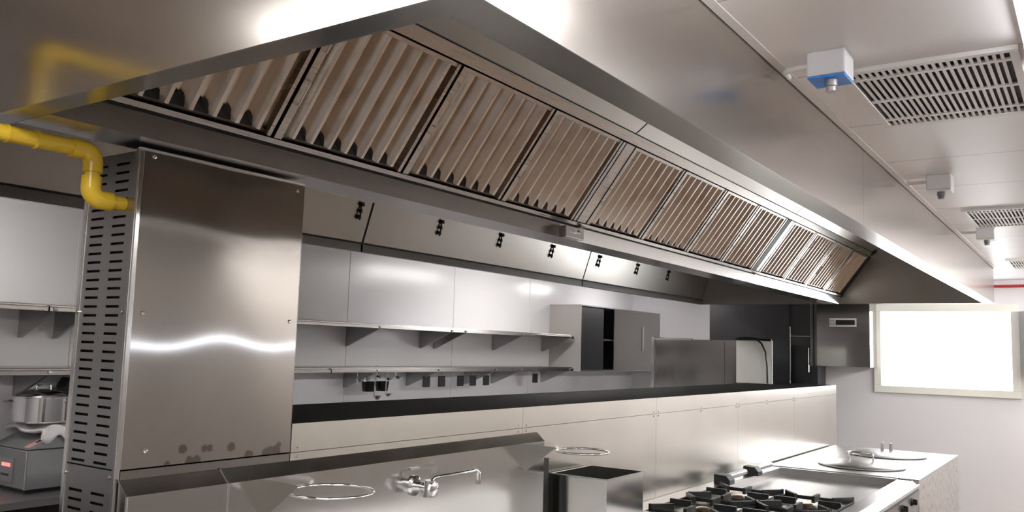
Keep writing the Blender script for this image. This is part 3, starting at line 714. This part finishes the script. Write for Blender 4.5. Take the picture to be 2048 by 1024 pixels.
# hanging dark scoops under the lower shelf
first = None
hy = (5.52, 5.72, 5.98, 6.16, 6.36)
hl = ('dark flat scoop hanging under the lower shelf, leftmost of five', 'dark flat scoop under the lower shelf, second from left', 'dark square scoop under the lower shelf, middle of five',
      'dark square scoop under the lower shelf, fourth from left', 'dark rounded scoop under the lower shelf, rightmost of five')
for i, y in enumerate(hy):
    if first is None:
        t = thing('hanging_scoop', hl[0], 'scoop', (-4.60, y, 1.37), 'dark scoops hanging under the lower shelf')
        MB().box(-4.606, -4.594, y-.045, y+.045, 1.365, 1.455).build('blade', 'blackmatt', t, bevel=.006)
        MB().tube([(-4.60, y, 1.45), (-4.60, y, 1.49), (-4.60, y+.012, 1.502), (-4.60, y+.018, 1.514)], .004, 8).build('hook_handle', 'dull', t)
        first = t
    else: copy_at(first, (0, y-hy[0], 0), hl[i])
copy_at(first, (0, 7.18-hy[0], .01), 'single dark scoop hanging near the shelf end by the wall cabinet')
# cluster of shiny ladles over dark cups
def ladle(x, y, z, r, label):
    t = thing('ladle', label, 'ladle', (x, y, z), 'chrome ladles hanging under the lower shelf')
    MB().lathe((x, y, z), [(.002, 0), (r*.6, r*.18), (r*.92, r*.5), (r, r*.9), (r*.96, r*.9), (r*.5, r*.25)], 20).build('bowl', 'chrome', t, smooth=True)
    MB().tube([(x-r*.9, y, z+r*.85), (x-r*.95, y, z+.10), (x-r*.6, y, 1.519)], .004, 8).build('handle', 'chrome', t, smooth=True)
for i, (y, z, r, nm) in enumerate(((4.72, 1.415, .028, 'leftmost small chrome ladle hanging left of the black cups'), (4.80, 1.43, .024, 'small chrome ladle touching the left black cup'), (4.93, 1.445, .026, 'chrome ladle hanging highest over the black cups'),
                            (5.05, 1.425, .024, 'small chrome ladle right above the right black cup'), (5.15, 1.43, .034, 'largest bright chrome ladle right of the black cups'), (4.86, 1.285, .035, 'low chrome ladle below the left black cup'), (4.98, 1.305, .028, 'low chrome ladle below the right black cup'))):
    ladle(-4.58 if z > 1.35 else -4.525, y, z, r, nm)
for y, nm in ((4.86, 'left shiny black cup among the hanging ladles'), (5.01, 'right shiny black cup among the hanging ladles')):
    t = thing('black_cup', nm, 'cup', (-4.62, y, 1.345), 'black cups among the ladles')
    MB().lathe((-4.62, y, 1.345), [(.045, 0), (.055, .075), (.052, .075), (.043, .004)], 24).build('cup_body', 'blackgloss', t, smooth=True)
    MB().tube([(-4.62, y, 1.352), (-4.66, y, 1.40), (-4.67, y, 1.519)], .003, 6).build('hanger', 'chrome', t)

# wall cabinet with sliding doors
wc = thing('wall_cabinet', 'steel wall cabinet with a half open sliding door beyond the shelves', 'cabinet', (-4.61, 8.7, 1.49))
CB0, CB1, CZ0, CZ1, CYA, CYB = XL+.002, -4.42, 1.49, 2.18, 7.75, 9.69
MB().box(CB0, CB1, CYA, CYA+.012, CZ0, CZ1).build('side_panel', 'wallgrey', wc)
mb = MB(); mb.box(CB0, CB1, CYA+.012, CYB, CZ1-.012, CZ1); mb.box(CB0, CB1, CYA+.012, CYB, CZ0, CZ0+.012); mb.box(CB0, CB0+.01, CYA+.012, CYB, CZ0+.012, CZ1-.012); mb.box(CB0, CB1, CYB-.012, CYB, CZ0+.012, CZ1-.012)
mb.build('carcass', 'dull', wc)
MB().box(CB0+.02, CB1-.03, CYA+.02, CYB-.02, 1.82, 1.832).build('inner_shelf', 'dull', wc)
MB().box(CB1-.028, CB1-.018, CYA+.012, 8.28, CZ0+.014, CZ1-.014).build('door', 'blackmatt', wc)
d = MB().box(CB1-.014, CB1-.004, 8.50, CYB-.014, CZ0+.014, CZ1-.014).build('door', 'shelf', wc)
MB().box(CB1-.003, CB1+.006, 9.20, 9.23, 1.72, 2.0).build('handle', 'bright', d)

# ---------------------------------------------------------------- rear counter, scale, pot, towel, black appliance
rc = thing('rear_counter', 'dark edged counter along the rear wall under the shelves', 'counter', (-4.47, 3.5, 0))
MB().box(XL+.002, -4.15, -1.0, 9.6, .895, .93).build('worktop', 'dull', rc, bevel=.003)
MB().box(XL+.002, -4.19, -1.0, 9.6, 0, .893).build('base', 'blackmatt', rc)
st = thing('kitchen_scale', 'grey metal box appliance with red display and pink sticker, under the pot', 'appliance', (-4.52, 2.38, .93))
SX1, SY0, SY1 = -4.341, 2.206, 2.56; SX0 = -4.70
MB().box(SX0, SX1, SY0, SY1, .945, 1.135).build('body', 'scale', st, bevel=.006)
MB().prism([(SY0, 1.138), (SY1, 1.138), (SY1, 1.195), (SY0+.12, 1.195)], 'x', SX0, SX1).build('sloped_top', 'scale', st, bevel=.004)
MB().box(SX0+.01, SX1-.01, SY0+.01, SY1-.01, .93, .944).build('feet', 'black', st)
n = Vector((0, -.057, .12)).normalized()
def ontop(x, t, e=.0012): return (x, SY0+.12*t+n.y*e, 1.138+.057*t+n.z*e)
MB().poly([ontop(-4.41, .12), ontop(-4.355, .12), ontop(-4.355, .92), ontop(-4.41, .92)]).build('sticker', 'pink', st)
MB().poly([ontop(-4.395, .5, .002), ontop(-4.37, .5, .002), ontop(-4.37, .75, .002), ontop(-4.395, .75, .002)]).build('sticker_mark', 'blackmatt', st)
dp = MB().box(-4.66, -4.46, SY0-.004, SY0-.0005, .97, 1.09).build('display_panel', 'slot', st)
MB().box(-4.57, -4.49, SY0-.007, SY0-.0045, 1.045, 1.062).build('digits', 'led', dp); MB().box(-4.57, -4.50, SY0-.007, SY0-.0045, 1.000, 1.010).build('button', 'blackgloss', dp)
MB().box(SX1-.006, SX1+.0015, SY0-.002, SY0+.004, .946, 1.135).build('bright_edge', 'bright', st)
# towel
tw = MB(); nx, ny = 16, 22
for j in range(ny+1):
    for i in range(nx+1):
        u, v = i/nx, j/ny; x = -4.70+.372*min(1, u/.88); y = 2.265+.285*v
        z = 1.217 + .010*math.sin(9*u+4*v)+.009*math.sin(17*v+3*u)
        if u > .88: x = -4.328; z -= (u-.88)*.22*(1+.6*math.sin(14*v))
        if v < .08: z -= .006
        tw.v.append((x, y + .01*math.sin(11*u), z))
for j in range(ny):
    for i in range(nx):
        a = j*(nx+1)+i; tw.f.append((a, a+1, a+nx+2, a+nx+1))
o = tw.build('tea_towel', 'cloth', smooth=True); tag(center(o), 'crumpled white cloth spread between the pot and the grey box', 'towel')
sm = o.modifiers.new('thickness', 'SOLIDIFY'); sm.thickness = .014; sm.offset = 1
pt = thing('cooking_pot', 'shiny lidded stainless pot standing on the white cloth', 'pot', (-4.57, 2.375, 1.232))
PXc, PYc, PZc, R = -4.565, 2.375, 1.253, .138
MB().lathe((PXc, PYc, PZc), [(R*.94, 0), (R, .008), (R, .125), (R*1.05, .129), (R*1.05, .133)], 40).build('pot_body', 'chrome', pt, smooth=True)
ld = MB().lathe((PXc, PYc, PZc+.134), [(R*1.05, 0), (R*1.03, .005), (R*.8, .018), (R*.4, .030), (.004, .034)], 40).build('lid', 'chrome', pt, smooth=True)
MB().tube([(PXc-.03, PYc-.02, PZc+.165), (PXc-.03, PYc-.02, PZc+.185), (PXc+.03, PYc+.02, PZc+.185), (PXc+.03, PYc+.02, PZc+.165)], .005, 8).build('lid_handle', 'chrome', ld, smooth=True)
for sgn in (-1, 1):
    dx, dy = .72*sgn, .69*sgn; c = Vector((PXc+dx*R, PYc+dy*R, PZc+.10)); tt = Vector((-dy, dx, 0)); oo = Vector((dx, dy, 0))
    MB().tube([c-tt*.04, c-tt*.04+oo*.035, c+tt*.04+oo*.035, c+tt*.04], .006, 8).build('side_handle', 'chrome', pt, smooth=True)
ap = thing('black_appliance', 'black countertop machine behind the pot with a thin silver strip', 'appliance', (-4.75, 2.54, .93))
MB().box(-4.796, -4.71, 2.46, 2.62, .93, 1.36).build('body', 'blackmatt', ap, bevel=.006)
MB().prism([(2.44, 1.361), (2.63, 1.361), (2.63, 1.47), (2.59, 1.47), (2.56, 1.42), (2.44, 1.41)], 'x', -4.796, -4.70).build('head', 'blackgloss', ap)
MB().box(-4.708, -4.70, 2.45, 2.60, 1.352, 1.358).build('silver_strip', 'chrome', ap)

# ---------------------------------------------------------------- things behind the low wall's far end
fg = thing('steel_fridge', 'upright stainless refrigerator standing behind the dividing wall', 'refrigerator', (-3.3, 8.25, 0))
MB().box(-3.70, -2.852, 8.0, 8.5, .08, 1.843).build('body', 'column', fg)
MB().box(-3.735, -3.702, 7.985, 8.5, .08, 1.862).build('side_post', 'bright', fg)
MB().box(-3.70, -3.3, 7.985, 7.998, 1.835, 1.855).build('top_trim', 'bright', fg)
mb = MB()
for x in (-3.68, -2.92):
    for y in (8.05, 8.45): mb.lathe((x, y, 0), [(.02, 0), (.02, .08)], 12)
mb.build('feet', 'black', fg)
MB().box(-2.975, -2.972, 7.998, 8.0, .1, 1.83).build('door_gap', 'black', fg)
wb = thing('white_board', 'white board standing on the dividing wall beside the refrigerator', 'board', (-2.66, 7.95, ZW))
MB().box(-2.838, -2.497, 7.94, 7.955, ZW-.001, 1.843).build('board', 'boardwhite', wb, bevel=.002)
hs = MB(); hs.tube([(-2.80, 7.92, 1.865), (-2.72, 7.90, 1.868), (-2.64, 7.90, 1.862), (-2.585, 7.90, 1.82), (-2.545, 7.90, 1.74), (-2.53, 7.90, 1.60), (-2.528, 7.90, 1.452)], .0085, 10)
hs.tube([(-2.838, 7.93, 1.853), (-2.70, 7.93, 1.856), (-2.50, 7.93, 1.849)], .010, 8)
o = hs.build('black_hose', 'hose', smooth=True); tag(center(o), 'thin black hose curving over the front of the white board', 'hose')
tc = thing('tall_black_cabinet', 'tall black glass fronted cabinet against the far wall', 'cabinet', (-3.0, 9.45, 0))
MB().box(-3.60, -2.50, 9.22, 9.69, .0, 2.51).build('body', 'blackmatt', tc)
MB().box(-3.595, -2.712, 9.205, 9.219, .1, 2.50).build('door', 'blackmatt', tc)
d = MB().box(-2.69, -2.505, 9.205, 9.219, .1, 1.915).build('door', 'blackgloss', tc)
MB().box(-2.70, -2.505, 9.20, 9.218, 1.917, 1.925).build('door_trim', 'dull', d)
MB().tube([(-2.702, 9.20, 1.25), (-2.702, 9.20, 2.02)], .0055, 8).build('handle', 'chrome', tc, smooth=True)
MB().tube([(-2.512, 9.195, 1.55), (-2.512, 9.195, 1.80)], .006, 8).build('handle', 'chrome', tc, smooth=True)
MB().box(-2.497, -2.43, 9.24, 9.55, 1.40, 1.612).build('side_box', 'blackmatt', tc)
sbx = thing('wall_mounted_steel_box', 'steel cabinet with a small label, fixed on the far wall beside the window', 'cabinet', (-2.2, 9.5, 1.618))
MB().box(-2.492, -1.936, 9.35, 9.69, 1.618, 2.40).build('body', 'column', sbx)
MB().box(-2.335, -2.065, 9.3465, 9.3495, 2.030, 2.118).build('label_plate', 'tape', sbx)
MB().box(-2.270, -2.080, 9.344, 9.3462, 2.048, 2.100).build('label_bar', 'blackmatt', sbx)
mb = MB(); mb.box(-2.325, -2.285, 9.344, 9.3462, 2.050, 2.100); mb.build('label_square', 'dull', sbx)
MB().box(-2.317, -2.293, 9.342, 9.3438, 2.060, 2.090).build('label_symbol', 'tape', sbx)
o = MB().box(-.56, -.30, 9.45, 9.69, 1.62, 2.22).build('small_wall_cabinet', 'scale'); tag(center(o), 'grey cabinet on the far wall right of the window', 'cabinet')
